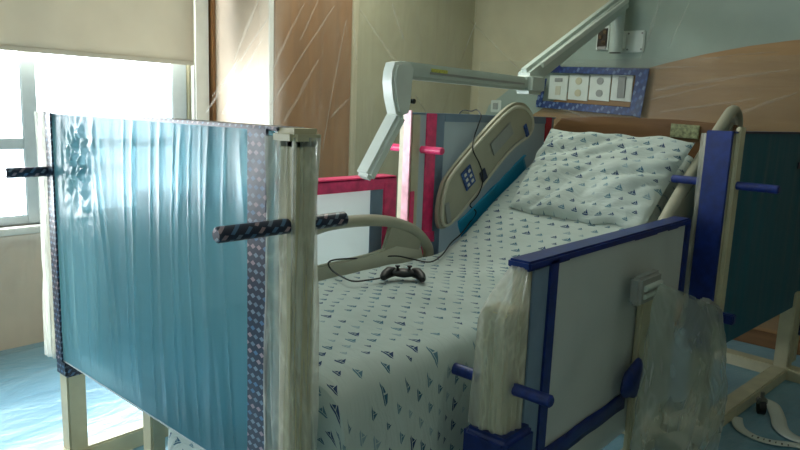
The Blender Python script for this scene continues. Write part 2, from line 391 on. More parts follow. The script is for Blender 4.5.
sheet_on('plastic_sheet', (2.30, YB - .06, .02), (1.98, 0, 0), (0, 0, 2.5), 190, 220, .014, 'film_wall', 'clear creased plastic sheeting over the wood door panel and boxed-out wall', (0, -1, 0), fr=(2.6, .35), sk=.45)
sheet_on('plastic_sheet', (XW - .056, -1.3, .12), (0, 4.3, 0), (0, 0, 1.56), 172, 78, .016, 'film_head', 'clear plastic sheeting taped over the arched wood wall behind the bed', (-1, 0, 0), (1.2, 4), sk=.1, hole=(1.77, 2.46, 1.365, 1.61))
sheet_on('plastic_sheet', (-.9, YW - .10, .01), (3.15, 0, 0), (0, 0, .60), 110, 40, .025, 'film_wall', 'clear plastic sheeting over the beige wall below the window', (0, -1, 0))

# pleats where the sheeting folds double
M['pleat'] = film('folded_film', (226, 222, 210), .20, (8, 8, 8), streak=.0, gloss=.06, rough=.4, bump=.1)
def pleat(parent, p, q, nrm, wd, seed):
    p, q, nrm = Vector(p), Vector(q), Vector(nrm); d = q - p; sd = d.cross(nrm).normalized()
    def f(u, v):
        w_ = wd * math.sin(math.pi * (.08 + .9 * u)) ** .6 * (.6 + .8 * abs(nz(u * 4, seed)))
        return p + d * u + sd * (w_ * (v - .5) + .02 * math.sin(u * math.pi) * nz(seed, 3) + .004 * nz(u * 6, seed)) + nrm * .006 * math.sin(math.pi * v)
    MB().grid(24, 4, f).build('fold', 'pleat', parent)
PS = [o for o in bpy.data.objects if o.name.startswith('plastic_sheet')]
for i, (a, b, c, d) in enumerate([(1.95, 1.253, 2.337, 1.76), (2.045, 1.244, 2.298, 1.642), (1.986, 1.334, 2.144, 1.535), (2.366, 1.489, 2.587, 1.867), (2.353, 1.294, 2.817, 1.887), (2.452, 1.208, 2.699, 1.569), (2.743, 1.045, 2.917, 1.82), (2.803, 1.236, 2.983, 1.374), (3.01, 1.593, 2.964, 1.895), (3.033, 1.893, 3.4, 1.585), (3.586, 1.405, 3.834, 1.182), (2.119, 1.523, 2.271, 1.844), (2.562, 1.668, 2.691, 1.903), (3.321, 1.967, 3.45, 1.756)]): pleat(PS[0], (a, 3.035, b), (c, 3.035, d), (0, -1, 0), (.018, .028, .012, .022)[i % 4], i * 1.7)
for i, (a, b, c, d) in enumerate([(3.103, 1.986, 2.639, 1.615), (1.677, 2.025, 1.767, 1.668), (1.495, 2.0, 1.598, 1.737), (2.029, 1.609, 1.397, 1.626), (1.652, 1.483, 0.916, 1.598), (1.678, 1.421, 1.272, 1.521), (1.607, 1.349, 1.049, 1.444), (1.249, 1.313, 0.862, 1.48), (1.401, 1.661, 0.977, 1.696), (2.299, 1.355, 1.997, 1.258)]): pleat(PS[1], (4.27, a, b), (4.27, c, d), (-1, 0, 0), (.02, .028, .015)[i % 3], i * 1.3)

# ------------------------------------------------------------------ shields
def rod(parent, x, z, y0, y1, mat, xdir=(0, 1, 0), name='rod'):
    r = .0165
    return MB().tube([(x, y0, z), (x, y0 + .004, z), (x, y1 - .004, z), (x, y1, z)], [r * .75, r, r, r * .75], 14).build(name, mat, parent)
def wrinkled(x0, x1, z0, z1, y, amp, fu=18, fv=1.2, nu=110, nv=44, seed=0, crumple=None, side=1, ridge=0):
    def f(u, v):
        X = x0 + (x1 - x0) * u; Z = z0 + (z1 - z0) * v
        e = min(1, min(u, 1 - u) * 14) * min(1, min(v, 1 - v) * 12 + .25)
        d = amp * (nz(X * fu + .8 * nz(X * 2, Z * 2, seed), Z * fv, seed) + .5 * nz(X * fu * 2.3, Z * fv * 1.7, seed + 5))
        if ridge:
            w0 = X + .05 * nz(X * 3, Z * 1.5, seed) + .06 * (Z - .8) * nz(X * 2.5, 0, 4)
            d = .35 * d + ridge * max(0, 1 - abs(4.5 * nz(w0 * 7, Z * .45, seed + 2))) ** 2 * (.3 + .7 * abs(nz(X * 4, Z * 2.2, 8))) + ridge * .35 * max(0, 1 - abs(6 * nz(w0 * 12, Z * .6, seed + 9))) ** 2
        if crumple:
            cx, cz, cr, ca = crumple; w_ = math.exp(-(((X - cx) / cr) ** 2 + ((Z - cz) / (cr * 1.7)) ** 2))
            d += ca * w_ * (abs(nz(X * 28, Z * 22, 7)) * 2 - .5)
        return (X, y + side * d * e, Z)
    return MB().grid(nu, nv, f)
def wrap(x0, x1, y0, y1, z0, z1, pad, mat, parent, name='plastic_wrap', seed=0, top=None, flare=0.0, n=72, m=50, amp=.008):
    """loose film around a box; top = (x, y, scale) gathers it in above"""
    cx, cy = (x0 + x1) / 2, (y0 + y1) / 2; hx, hy = (x1 - x0) / 2 + pad, (y1 - y0) / 2 + pad
    def f(u, v):
        a = 2 * math.pi * u; c, s_ = math.cos(a), math.sin(a)
        k = 1 / (abs(c) ** 5 + abs(s_) ** 5) ** .2
        z = z0 + (z1 - z0) * v
        sc = 1 + flare * (1 - v)
        d = amp * (nz(math.cos(a) * 4 + seed, math.sin(a) * 4, z * 2.0) * 1.6 + .6 * nz(math.cos(a) * 11, math.sin(a) * 11 + seed, z * 4))
        X = cx + (hx * sc + d) * c * k; Y = cy + (hy * sc + d) * s_ * k
        if top and v > top[3]:
            t = (v - top[3]) / (1 - top[3]); t = t ** 1.3
            X = X * (1 - t) + (top[0] + (X - cx) * top[2]) * t; Y = Y * (1 - t) + (top[1] + (Y - cy) * top[2]) * t
        return (X, Y, z)
    return MB().grid(n, m, f, closeu=True).build(name, mat, parent)

# tall shield across the foot of the bed
s1 = thing('shield', (.945, 1.065, -.004), math.radians(90), 'tall blue film-covered shield on cream legs, at the foot of the bed', 'shield', 'film-wrapped shields around the bed')
def post(parent, x0, x1, y0, y1, z0, z1, mat='post', name='post', bev=.006): return MB().box(x0, x1, y0, y1, z0, z1, bev).build(name, mat, parent)
post(s1, .022, .072, -.025, .04, 0, 1.25)
post(s1, 1.285, 1.325, -.03, .035, .41, 1.25)
wrinkled(.09, 1.29, .415, 1.25, .036, .004, 12, .6, 300, 110, 2, (1.05, 1.13, .09, .018), ridge=.008).build('panel_film', 'bluepanel', s1)
wrinkled(.09, 1.285, .415, 1.25, -.03, .004, 14, 1, 100, 30, 4, None, -1).build('back_film', 'film', s1)
MB().box(.102, .172, .042, .049, .41, 1.255, .002).build('tape_strip', 'print_tape', s1)
MB().box(1.225, 1.275, .040, .046, .41, 1.252, .002).build('tape_strip', 'print_tape', s1)
MB().box(.07, 1.292, -.034, .046, 1.250, 1.259, .003).build('top_tape', 'print_tape', s1)
MB().box(.07, 1.29, -.028, .038, .408, .418, .003).build('bottom_edge', 'frame', s1)
MB().box(.010, .088, -.034, .052, 1.22, 1.258, .012).build('cap', 'post', s1)
wrap(.022, .10, -.025, .04, .18, 1.24, .006, 'film_post', s1, seed=3, amp=.012)
wrap(1.288, 1.325, -.03, .035, .41, 1.254, .016, 'film_post', s1, seed=6, amp=.012)
MB().box(1.225, 1.288, -.032, .032, .06, .37, .005).build('leg', 'post', s1)
MB().box(1.217, 1.295, -.038, .038, .352, .41, .006).build('tape_cuff', 'print_tape', s1)
MB().box(1.22, 1.292, -.55, .50, 0, .075, .006).build('foot_beam', 'post', s1)
MB().box(.0, .072, -.30, .38, 0, .075, .006).build('foot_beam', 'post', s1)
MB().box(.072, 1.22, -.03, .03, .012, .062, .006).build('cross_beam', 'post', s1)
for z_, x_, y0, y1 in ((1.052, .022, -.13, .215), (1.06, 1.275, -.09, .17)):
    r_ = rod(s1, x_ + (.02 if x_ < .1 else 0), z_, y0, y1, 'print_tape')

# short shield on the near side of the bed
s4 = thing('shield', (1.508, .88, .010), 0, 'low white shield edged in blue tape, near side of the bed', 'shield', 'film-wrapped shields around the bed')
post(s4, -.10, -.02, -.025, .055, .0, .80)
post(s4, -.02, .03, -.022, .022, .20, .912)
post(s4, 1.11, 1.16, -.022, .022, .20, .905)
MB().box(.03, 1.11, -.008, .008, .20, .90).build('board', 'white', s4)
wrinkled(.09, 1.12, .20, .91, -.030, .011, 3.5, 3.5, 110, 60, 3, None, -1).build('panel_film', 'whitepanel', s4)
wrinkled(-.01, 1.14, .20, .91, .026, .005, 9, 1.4, 70, 30, 5).build('back_film', 'whitepanel', s4)
MB().box(.0, .085, -.030, -.024, .20, .90, .002).build('film_edge', 'bluegrey', s4)
MB().box(.078, .126, -.036, -.028, .19, .912, .003).build('tape_strip', 'blue', s4)
MB().box(-.03, 1.17, -.036, .034, .895, .922, .006).build('top_tape', 'blue', s4)
MB().box(1.125, 1.17, -.037, -.022, .60, .90, .003).build('tape_strip', 'blue', s4)
MB().grid(20, 3, lambda u, v: (.11 + .57 * u, -.037 - .002 * nz(u * 9, v), .300 + .060 * v + .012 * nz(u * 3, 1, 2))).build('tape_strip', 'blue', s4, thick=.004)
wrap(-.10, -.02, -.025, .055, .480, .905, .012, 'film_post', s4, seed=1, top=(-.01, .0, .42, .68), flare=.08, amp=.010)
MB().box(-.128, .02, -.06, .082, .34, .474, .015, 3).build('tape_collar', 'blue', s4)
MB().box(-.11, -.02, -.22, .30, 0, .07, .006).build('foot_beam', 'post', s4)
MB().box(1.09, 1.17, -.16, .20, 0, .07, .006).build('foot_beam', 'post', s4)
MB().box(-.02, 1.10, -.03, .03, .01, .06, .006).build('cross_beam', 'post', s4)
post(s4, 1.11, 1.16, -.02, .02, .07, .2, name='leg')
rod(s4, -.07, .595, -.145, -.03, 'bluecore'); rod(s4, -.07, .595, .06, .165, 'bluecore')
post(s4, .70, .80, -.058, -.036, .0, .765, name='support_board')

# tall shield on the far right beside the bed head
s5 = thing('shield', (2.79, .775, 0), math.atan2(-.10, 1.21), 'tall dark teal shield with a blue taped end, right of the pillow', 'shield', 'film-wrapped shields around the bed')
post(s5, .012, .075, -.015, .075, .40, 1.262)
MB().box(.0, .012, -.012, .088, .38, 1.268, .003).build('tape_strip', 'blue', s5)
MB().box(.02, .075, -.032, -.014, .38, 1.285, .004).build('batten', 'post', s5)
post(s5, 1.19, 1.25, -.02, .05, .05, 1.262)
wrinkled(.075, 1.25, .385, 1.262, -.02, .004, 8, 1, 100, 40, 8, None, -1).build('panel_film', 'tealpanel', s5)
wrinkled(.075, 1.20, .385, 1.262, .05, .004, 8, 1, 60, 30, 9).build('back_film', 'tealpanel', s5)
MB().box(.08, 1.19, .0, .03, .39, 1.26).build('board', 'tealpanel', s5)
MB().box(.01, 1.27, -.026, .06, 1.260, 1.268, .002).build('top_tape', 'navy', s5)
MB().box(.80, 1.0, -.028, -.024, 1.10, 1.13, .001).build('tape_patch', 'navy', s5)
MB().box(1.215, 1.29, -.035, .055, .20, .52, .006).build('tape_cuff', 'stripe_dark', s5)
post(s5, 1.05, 1.12, -.035, .035, .05, .46, name='leg')
post(s5, .02, .09, -.01, .06, .05, .42, name='leg')
MB().box(1.04, 1.13, -.32, .34, 0, .06, .006).build('foot_beam', 'post', s5)
MB().box(.01, .10, -.06, .30, 0, .06, .006).build('foot_beam', 'post', s5)
MB().box(.10, 1.04, -.04, .04, .0, .06, .006).build('cross_beam', 'post', s5)
wrap(.03, .07, .088, .105, .45, 1.255, .008, 'film_post', s5, seed=2, amp=.010)
rod(s5, .045, 1.06, -.185, -.03, 'bluecore'); rod(s5, .045, 1.062, .09, .225, 'bluecore')
MB().box(-.01, .02, -.10, .09, .52, .56, .004).build('tape_strip', 'blue', s5)

# tall shield on the far side, by the bed head
s3 = thing('shield', (2.235, 1.94, 0), 0, 'tall grey-film shield edged in pink tape, behind the raised bed head', 'shield', 'film-wrapped shields around the bed')
post(s3, 0, .06, -.04, .035, .45, 1.285); post(s3, 1.20, 1.26, -.03, .03, .45, 1.285)
post(s3, .0, .055, -.03, .03, 0, .45, name='leg'); post(s3, 1.20, 1.255, -.03, .03, 0, .45, name='leg')
for xx in (0, 1.19): MB().box(xx, xx + .07, -.06, .35, 0, .07, .006).build('foot_beam', 'post', s3)
MB().box(-.008, .0, -.040, .002, .76, 1.30, .002).build('end_tape_glint', 'pinkglint', s3)
wrinkled(.06, 1.24, .45, 1.285, -.036, .003, 5, 2, 80, 40, 12, None, -1).build('panel_film', 'greypanel', s3)
wrinkled(.06, 1.24, .45, 1.285, .03, .003, 5, 2, 40, 20, 13).build('back_film', 'greypanel', s3)
MB().box(.095, .165, -.045, -.038, .45, 1.29, .002).build('tape_strip', 'pink', s3)
MB().box(.165, .225, -.043, -.038, .46, 1.285, .002).build('film_edge', 'bluegrey', s3)
MB().box(.225, 1.17, -.043, -.038, 1.255, 1.285, .002).build('film_edge', 'bluegrey', s3)
MB().box(1.14, 1.205, -.045, -.038, .45, 1.29, .002).build('tape_strip', 'red', s3)
MB().box(.0, 1.26, -.04, .034, 1.284, 1.292, .002).build('top_tape', 'bluegrey', s3)
MB().grid(10, 14, lambda u, v: (.02 + .16 * u, -.046 - .006 * abs(nz(u * 5, v * 5)), .725 + .05 * v - .02 * u)).build('tape_strip', 'pink', s3, thick=.004)
MB().box(.0, .028, -.046, -.040, .76, .95, .002).build('tape_strip', 'pink', s3)
rod(s3, .055, 1.133, -.17, -.05, 'pink'); rod(s3, .055, 1.133, .04, .13, 'pink')

# short shield on the far side, by the bed foot
s2 = thing('shield', (1.02, 1.95, 0), 0, 'low white shield edged in pink tape, far side of the bed', 'shield', 'film-wrapped shields around the bed')
post(s2, 0, .05, -.03, .03, .0, 1.01); post(s2, 1.08, 1.13, -.03, .03, .0, 1.01)
for xx in (-.01, 1.07): MB().box(xx, xx + .07, -.06, .22, 0, .07, .006).build('foot_beam', 'post', s2)
wrinkled(.04, 1.10, .40, 1.01, -.034, .004, 5, 2, 80, 40, 21, None, -1).build('panel_film', 'whitepanel', s2)
wrinkled(.04, 1.10, .40, 1.01, .034, .004, 5, 2, 40, 20, 22).build('back_film', 'whitepanel', s2)
MB().box(.0, 1.135, -.045, -.036, .97, 1.022, .003).build('tape_strip', 'pink', s2)
MB().box(1.055, 1.135, -.047, -.037, .62, 1.0, .003).build('tape_strip', 'pink', s2)
MB().box(.98, 1.055, -.041, -.036, .45, .97, .002).build('film_edge', 'bluegrey', s2)
MB().box(.0, 1.135, -.045, .04, 1.01, 1.024, .004).build('top_tape', 'pink', s2)

# ------------------------------------------------------------------ the bed
bed = thing('hospital_bed', (1.1, 1.38, 0), 0, 'cream hospital bed with its back raised, between the taped shields', 'bed')
def B(x, y, z): return (x - 1.1, y - 1.38, z)
def bbox(x0, x1, y0, y1, z0, z1, bev, name, mat): return MB().box(x0 - 1.1, x1 - 1.1, y0 - 1.38, y1 - 1.38, z0, z1, bev).build(name, mat, bed)
fr = MB()
for y in (1.12, 1.68): fr.bar(B(1.15, y, .42), B(3.3, y, .42), .05, .07)
for x in (1.2, 2.3, 3.25): fr.bar(B(x, 1.12, .42), B(x, 1.68, .42), .05, .06)
fr.build('frame', 'plastic', bed)
MB().box(B(1.14, 0, 0)[0], B(2.36, 0, 0)[0], -.29, .37, .47, .50, .01).build('platform', 'plastic', bed)
MB().bar(B(2.35, 1.38, .49), B(3.2, 1.38, .925), .66, .03).build('backrest', 'plastic', bed)
for y in (1.16, 1.64):
    for x in (1.60, 2.95):
        MB().bar(B(x, y, .42), B(x, y, .14), .06, .06, up=(1, 0, 0)).build('leg', 'plastic', bed)
        c = MB().cyl(B(x, y - .02, .065), B(x, y + .02, .065), .065, 22).build('caster', 'black', bed)
        MB().box(B(x - .03, 0, 0)[0], B(x + .03, 0, 0)[0], y - .03 - 1.38, y + .03 - 1.38, .12, .16, .01).build('caster_fork', 'metal', c)
hb = MB().prism([(-.50, .45), (-.50, 1.24), (-.46, 1.29), (-.2, 1.305), (.2, 1.305), (.44, 1.29), (.48, 1.24), (.48, .45)], 'x', 3.40 - 1.1, 3.44 - 1.1, .008).build('headboard', 'headboard', bed)
MB().prism([(1.08 - 1.38, 1.215), (1.215 - 1.38, 1.22), (1.215 - 1.38, 1.285), (1.08 - 1.38, 1.28)], 'x', 3.385 - 1.1, 3.40 - 1.1, .003).build('name_card', 'palegreen', hb)

def poly_round(pts, n=6): return [(p.x, p.z) for p in catmull([Vector((a, 0, b)) for a, b in pts], n, True)]
# far side head rail with its controls
Lh = [(2.38, .80), (2.39, .94), (2.48, 1.055), (2.86, 1.315), (3.03, 1.36), (3.14, 1.30), (3.12, 1.21), (2.92, 1.115), (2.585, .865), (2.44, .775)]
rl = MB().prism([(a - 1.1, b) for a, b in poly_round(Lh)], 'y', 1.835 - 1.38, 1.875 - 1.38, .012).build('side_rail', 'rail', bed)
MB().tube([(p[0] - 1.1, 1.835 - 1.38, p[1]) for p in poly_round([(a * .955 + 2.73 * .045, b * .93 + 1.03 * .07) for a, b in Lh])], .008, 8, True).build('raised_edge', 'plastic', rl)
def slab(c, L, Wd, ang, y0, y1, name, mat, parent, bev=.003):
    t = Matrix.Translation((c[0] - 1.1, 0, c[1])) @ Matrix.Rotation(-ang, 4, 'Y')
    return MB().box(-L / 2, L / 2, y0 - 1.38, y1 - 1.38, -Wd / 2, Wd / 2, bev, 2, t).build(name, mat, parent)
sg = math.radians(33)
slab((2.43, .845), .035, .10, sg - .3, 1.828, 1.836, 'hand_slot', 'grey', rl, .003)
kp = slab((2.575, 1.0), .085, .10, sg, 1.829, 1.836, 'keypad', 'label', rl)
for i in range(2):
    for j in range(3):
        slab((2.575 + (i - .5) * .035 * math.cos(sg) - (j - 1) * .028 * math.sin(sg), 1.0 + (i - .5) * .035 * math.sin(sg) + (j - 1) * .028 * math.cos(sg)), .02, .016, sg, 1.826, 1.830, 'key', 'white', kp, .002)
slab((2.70, 1.005), .05, .06, sg, 1.829, 1.836, 'display', 'navy', rl)
slab((3.065, 1.22), .03, .07, sg, 1.828, 1.836, 'latch', 'label', rl)
slab((2.84, 1.18), .20, .07, sg, 1.829, 1.836, 'grip_panel', 'grey', rl)
# far side foot rail
def railobj(out, y, hole_low, seat):
    o = MB().tube([(a - 1.1, y - 1.38, b) for a, b in poly_round(out)], .024, 12, True).build('side_rail', 'rail', bed)
    return o
rf = railobj([(1.50, .62), (1.53, .78), (1.66, .855), (1.90, .86), (2.10, .83), (2.26, .76), (2.33, .66), (2.2, .58), (1.6, .56)], 1.855, 0, 0)
MB().prism([(a - 1.1, b) for a, b in ((1.53, .60), (1.60, .71), (1.95, .72), (2.10, .74), (2.27, .70), (2.30, .62), (2.0, .56))], 'y', 1.842 - 1.38, 1.868 - 1.38, .008).build('rail_panel', 'plastic', rf)
MB().prism([(a - 1.1, b) for a, b in ((2.02, .72), (2.06, .83), (2.14, .81), (2.27, .74), (2.25, .68))], 'y', 1.845 - 1.38, 1.865 - 1.38, .006).build('rail_panel', 'rail', rf)
# near side head rail
Rh = [(2.567, 0.787), (2.67, 0.879), (2.875, 1.023), (3.306, 1.29), (3.45, 1.356), (3.532, 1.31), (3.511, 1.197), (3.388, 1.013), (3.08, 0.766), (2.772, 0.643), (2.587, 0.663)]
rr = MB().tube([(a - 1.1, .955 - 1.38, b) for a, b in poly_round(Rh)], .026, 12, True).build('side_rail', 'rail', bed)
MB().prism([(a * .93 + 2.97 * .07 - 1.1, b * .93 + 1.0 * .07) for a, b in poly_round(Rh, 3)], 'y', .948 - 1.38, .962 - 1.38, .003).build('rail_panel', 'grey', rr)
MB().bar(B(2.67, .955, .83), B(3.45, .955, 1.27), .04, .13, .02).build('rail_band', 'rail', rr)

# mattress
SLP = math.radians(28.5); XF, XB, ZT = 1.03, 2.36, .675
def path(s):
    """top line of the mattress, s in metres from the foot edge: point and normal"""
    L1 = XB - XF; r = .25
    if s < L1 - r / 2: return Vector((XF + s, 0, ZT)), Vector((0, 0, 1))
    if s < L1 + r / 2:
        t = (s - L1 + r / 2) / r; a = SLP * t; p0 = Vector((XB - r / 2, 0, ZT)); k = r / SLP
        return p0 + Vector((k * math.sin(a), 0, k * (1 - math.cos(a)))), Vector((-math.sin(a), 0, math.cos(a)))
    p = path(L1 + r / 2 - 1e-6)[0]; q = s - L1 - r / 2
    return p + Vector((math.cos(SLP), 0, math.sin(SLP))) * q, Vector((-math.sin(SLP), 0, math.cos(SLP)))
LT = (XB - XF) + .98; YL, YR = 1.80, 1.04
def matt(u, v):
    p, n = path(u * LT); a = 2 * math.pi * v; c, s_ = math.cos(a), math.sin(a); k = 1 / (abs(c) ** 8 + abs(s_) ** 8) ** .125
    e = min(1, min(u, 1 - u) * 40 + .6)
    if u * LT < .35: e *= .45 + .55 * u * LT / .35; c *= .86 + .14 * u * LT / .35
    if u < .04: p.x += .05 * (1 - u / .04)
    return p + n * (-.095 + (.07 * s_ * k) * e) + Vector((0, (YL + YR) / 2 + ((YL - YR) / 2 - .012) * c * k, 0))
mm = MB(); mm.grid(60, 48, matt)
tag(mm.build('mattress', 'cyan'), 'blue vinyl mattress edge showing under the printed sheet at the raised head', 'mattress')
# blue pad hanging over the far edge by the rail
def pad(u, v):
    s_ = 1.50 + .62 * u; p, n = path(s_)
    y = 1.806 + .02 * min(1, v * 2) ; d = .05 - .16 * max(0, v - .35)
    return p + n * (d + .006 * nz(u * 9, v * 5)) + Vector((0, y - .001 * v, 0))
tag(MB().grid(30, 12, pad).build('bed_pad', 'cyan', thick=.004), 'bright cyan bed pad edge between the printed sheet and far rail', 'pad')

# printed sheet over the mattress, hanging at the foot and near side
def sheet(u, v):
    W_ = YL - YR; side = .45; tot = W_ + 2 * side; y = v * tot - side            # across, from the near side
    s = -.48 + u * (LT + .50)
    sp = max(0.0, s); p, n = path(min(sp, LT)); p = p.copy()
    wr = .007 * nz(s * 3, y * 4, 1) + .004 * nz(s * 9, y * 7, 2)
    r = .03 + .05 * max(0, min(1, (.6 - s) / .5))
    if y < 0: yy = YR - .004 - .07 * min(1, -y / side) * max(0, min(1, (.38 - s) / .15)); drop = -y; 
    elif y > W_: yy = YL + .003; drop = y - W_
    else: yy = YR + y; drop = 0
    edge = min(y, W_ - y) if 0 <= y <= W_ else 0
    rnd = r * (1 - math.sqrt(max(0, 1 - (1 - min(1, edge / .04)) ** 2))) if edge < .04 and r < .035 else r * (1 - math.sqrt(max(0, 1 - (1 - min(1, edge / (r * 1.3))) ** 2)))
    lim = .44 if s < .7 else .16
    if y > W_ : lim = .17
    drop = min(drop, lim) + rnd
    q = p + n * (.004 + wr) - Vector((0, 0, 1)) * 0
    if sp > XB - XF: q = q - n * drop
    else: q.z -= drop
    fold = .014 * nz(s * 7, drop * 2, 5) * min(1, drop * 8)
    q.y = yy + fold
    if 0 <= s < .12: q.z -= .018 * (1 - s / .12) ** 2
    if s < 0:
        q.z -= .018
        t = -s; bend = min(1, t / .05)
        q.x = XF - .012 * math.sin(bend * math.pi / 2) - .01 * max(0, t - .03) + .010 * nz(y * 7, t * 3, 4) * min(1, t * 6)
        q.z -= max(0, t - .03) * .93 + .012 * bend
        if y < 0: q.x += .0
    return q
sm = MB().grid(150, 120, sheet, uv=lambda u, v: (-(v * (YL - YR + .9)), u * (LT + .5)))
tag(sm.build('bed_sheet', 'print', thick=.003), 'white bed sheet printed with small blue sailing boats', 'sheet')

# pillow on the raised back
pl = thing('pillow', (2.865, 1.345, 1.04), 0, 'plump pillow in a boat-print case on the raised bed head', 'pillow')
pm = Matrix.Rotation(-SLP - .27, 4, 'Y') @ Matrix.Rotation(math.radians(-2), 4, 'Z')
def pil(sgn):
    def f(u, v):
        a, b = u * 2 - 1, v * 2 - 1                                   # a along the slope, b across
        k = max(0, (1 - abs(a) ** 3.2)) ** .55 * max(0, (1 - abs(b) ** 3.6)) ** .5
        pinch = 1 - .07 * (abs(a) ** 2) * (1 - abs(b)) - .0
        h = .062 * k * sgn + (.011 * nz(a * 2.2 + 3, b * 3, 2) + .020 * (abs(nz(a * 3 + b * 1.6, b * 1.3, 6)) * 2 - .5) + .004 * nz(a * 9, b * 9, 1)) * (1 if sgn > 0 else .3) * min(1, k * 2)
        x = a * .262 * (1 - .05 * (1 - b * b) * 0) + .010 * nz(a * 2, b * 2, 8); y = b * .340 * (1 + .05 * a) * (1 - .02 * (1 - abs(a)))
        x += .028 * nz(b * 2.6, 3, 1) * abs(a) ** 4
        return pm @ Vector((x, y, h))
    return f
pb = MB(); pb.grid(50, 70, pil(1), uv=lambda u, v: (-(v * .77) + 3, u * .53 + 2)); pb.grid(50, 70, pil(-1), uv=lambda u, v: (v * .77, u * .53))
bmesh.ops.remove_doubles(pb.b, verts=pb.b.verts[:], dist=.0015)
pb.build('pillow_case', 'print', pl)

# ------------------------------------------------------------------ game controller and its cable
ct = thing('game_controller', (1.825, 1.565, .695), math.atan2(-.78, .63), 'black game controller lying on the printed sheet', 'game controller')
g = MB(); g.ball((0, 0, .018), 1, (.052, .030, .016), 24, 12)
for sx in (-1, 1): g.tube([(sx * .035, .012, .018), (sx * .052, .0, .018), (sx * .064, -.022, .014), (sx * .070, -.046, .010), (sx * .071, -.056, .009)], [.018, .021, .018, .014, .009], 12)
g.build('body', 'black', ct)
for sx in (-1, 1):
    st = MB(); st.cyl((sx * .022 + .0, -.006, .030), (sx * .022, -.006, .044), .005, 10); st.cyl((sx * .022, -.006, .042), (sx * .022, -.006, .047), .009, 14); st.build('thumbstick', 'black', ct)
    MB().bar((sx * .030, .024, .026), (sx * .056, .018, .024), .012, .008, .003).build('shoulder_button', 'black', ct)
for dx, dy in ((0, .008), (0, -.008), (.008, 0), (-.008, 0)): MB().cyl((.046 + dx, .008 + dy, .03), (.046 + dx, .008 + dy, .036), .0035, 8).build('button', 'grey', ct)
cab = [(1.746, 1.603, 0.699), (1.689, 1.613, 0.699), (1.635, 1.64, 0.699), (1.665, 1.748, 0.699), (1.704, 1.828, 0.701), (1.698, 1.828, 0.725), (1.755, 1.828, 0.728), (1.96, 1.865, 0.697), (2.07, 1.825, 0.697), (2.082, 1.742, 0.697), (2.097, 1.659, 0.697), (2.243, 1.711, 0.697), (2.389, 1.775, 0.721), (2.453, 1.769, 0.756), (2.591, 1.82, 0.79), (2.636, 1.82, 0.834), (2.583, 1.82, 0.872), (2.644, 1.82, 0.915), (2.679, 1.82, 0.985), (2.646, 1.82, 1.058), (2.582, 1.82, 1.13), (2.642, 1.86, 1.183), (2.669, 1.86, 1.239), (2.689, 1.86, 1.286), (2.711, 1.9, 1.314), (2.74, 1.95, 1.308), (2.74, 2.03, 1.28), (2.74, 2.03, 1.0)]
tag(MB().tube(cab, .0032, 8, smooth=6).build('controller_cable', 'black'), 'thin black cable looping from the controller over the far rail and shield', 'cable')

# ------------------------------------------------------------------ wall-mounted swing arm
ar = thing('swing_arm', (XW - .006, 1.86, 1.79), 0, 'long pale grey jointed equipment arm mounted on the wall over the bed', 'equipment arm')
def A(x, y, z): return (x - XW + .006, y - 1.86, z - 1.79)
pt = MB().box(-.018, 0, -.085, .085, -.068, .068, .006).build('wall_plate', 'armlite', ar)
for y in (-.07, .02):
    for z in (-.05, .05): MB().cyl((-.022, y, z), (-.016, y, z), .006, 10).build('bolt', 'metal', pt)
MB().box(-.10, -.015, .03, .10, -.06, .06, .015).build('bracket', 'armlite', ar)
MB().cyl((-.10, .065, -.075), (-.10, .065, .20), .042).build('pivot_post', 'arm', ar)
MB().cyl((-.10, .065, -.078), (-.10, .065, -.07), .036).build('bearing', 'black', ar)
MB().cyl((-.10, .065, .20), (-.10, .065, .36), .052).build('shoulder_joint', 'arm', ar)
MB().bar(A(4.28, 1.91, 2.04), A(3.10, 1.89, 1.475), .07, .115, .02).build('upper_link', 'arm', ar)
MB().bar(A(4.20, 1.85, 2.03), A(3.2, 1.845, 1.56), .014, .03, .003).build('cable_cover', 'armlite', ar)
el = MB(); el.box(-.07, .09, -.055, .055, -.06, .045, .02, 3, Matrix.Translation(A(3.10, 1.86, 1.465))); el.build('elbow_joint', 'arm', ar)
MB().bar(A(3.12, 1.86, 1.455), A(1.98, 1.76, 1.452), .055, .066, .014).build('fore_link', 'arm', ar)
MB().bar(A(3.0, 1.823, 1.452), A(2.15, 1.746, 1.45), .006, .010, .002).build('groove', 'grey', ar)
MB().bar(A(2.28, 1.758, 1.462), A(2.16, 1.747, 1.462), .004, .014, .001).build('label', 'yellowlabel', ar)
hd = [(1.975 + (a_ - 1.975) * .80, b_) for a_, b_ in [(1.895, 1.445), (1.91, 1.475), (1.95, 1.482), (2.02, 1.48), (2.045, 1.46), (2.035, 1.40), (2.03, 1.33), (2.02, 1.29), (1.955, 1.275), (1.93, 1.285), (1.905, 1.34), (1.89, 1.40)]]
MB().prism([(a - XW + .006, b - 1.79) for a, b in hd], 'y', 1.72 - 1.86, 1.79 - 1.86, .012).build('spring_head', 'armlite', ar)
MB().cyl(A(2.02, 1.725, 1.335), A(2.02, 1.712, 1.335), .010, 12).build('knob', 'black', ar)
MB().bar(A(1.985, 1.765, 1.285), A(1.835, 1.79, 1.04), .075, .055, .014, up=(1, 0, .3)).build('drop_link', 'armlite', ar)

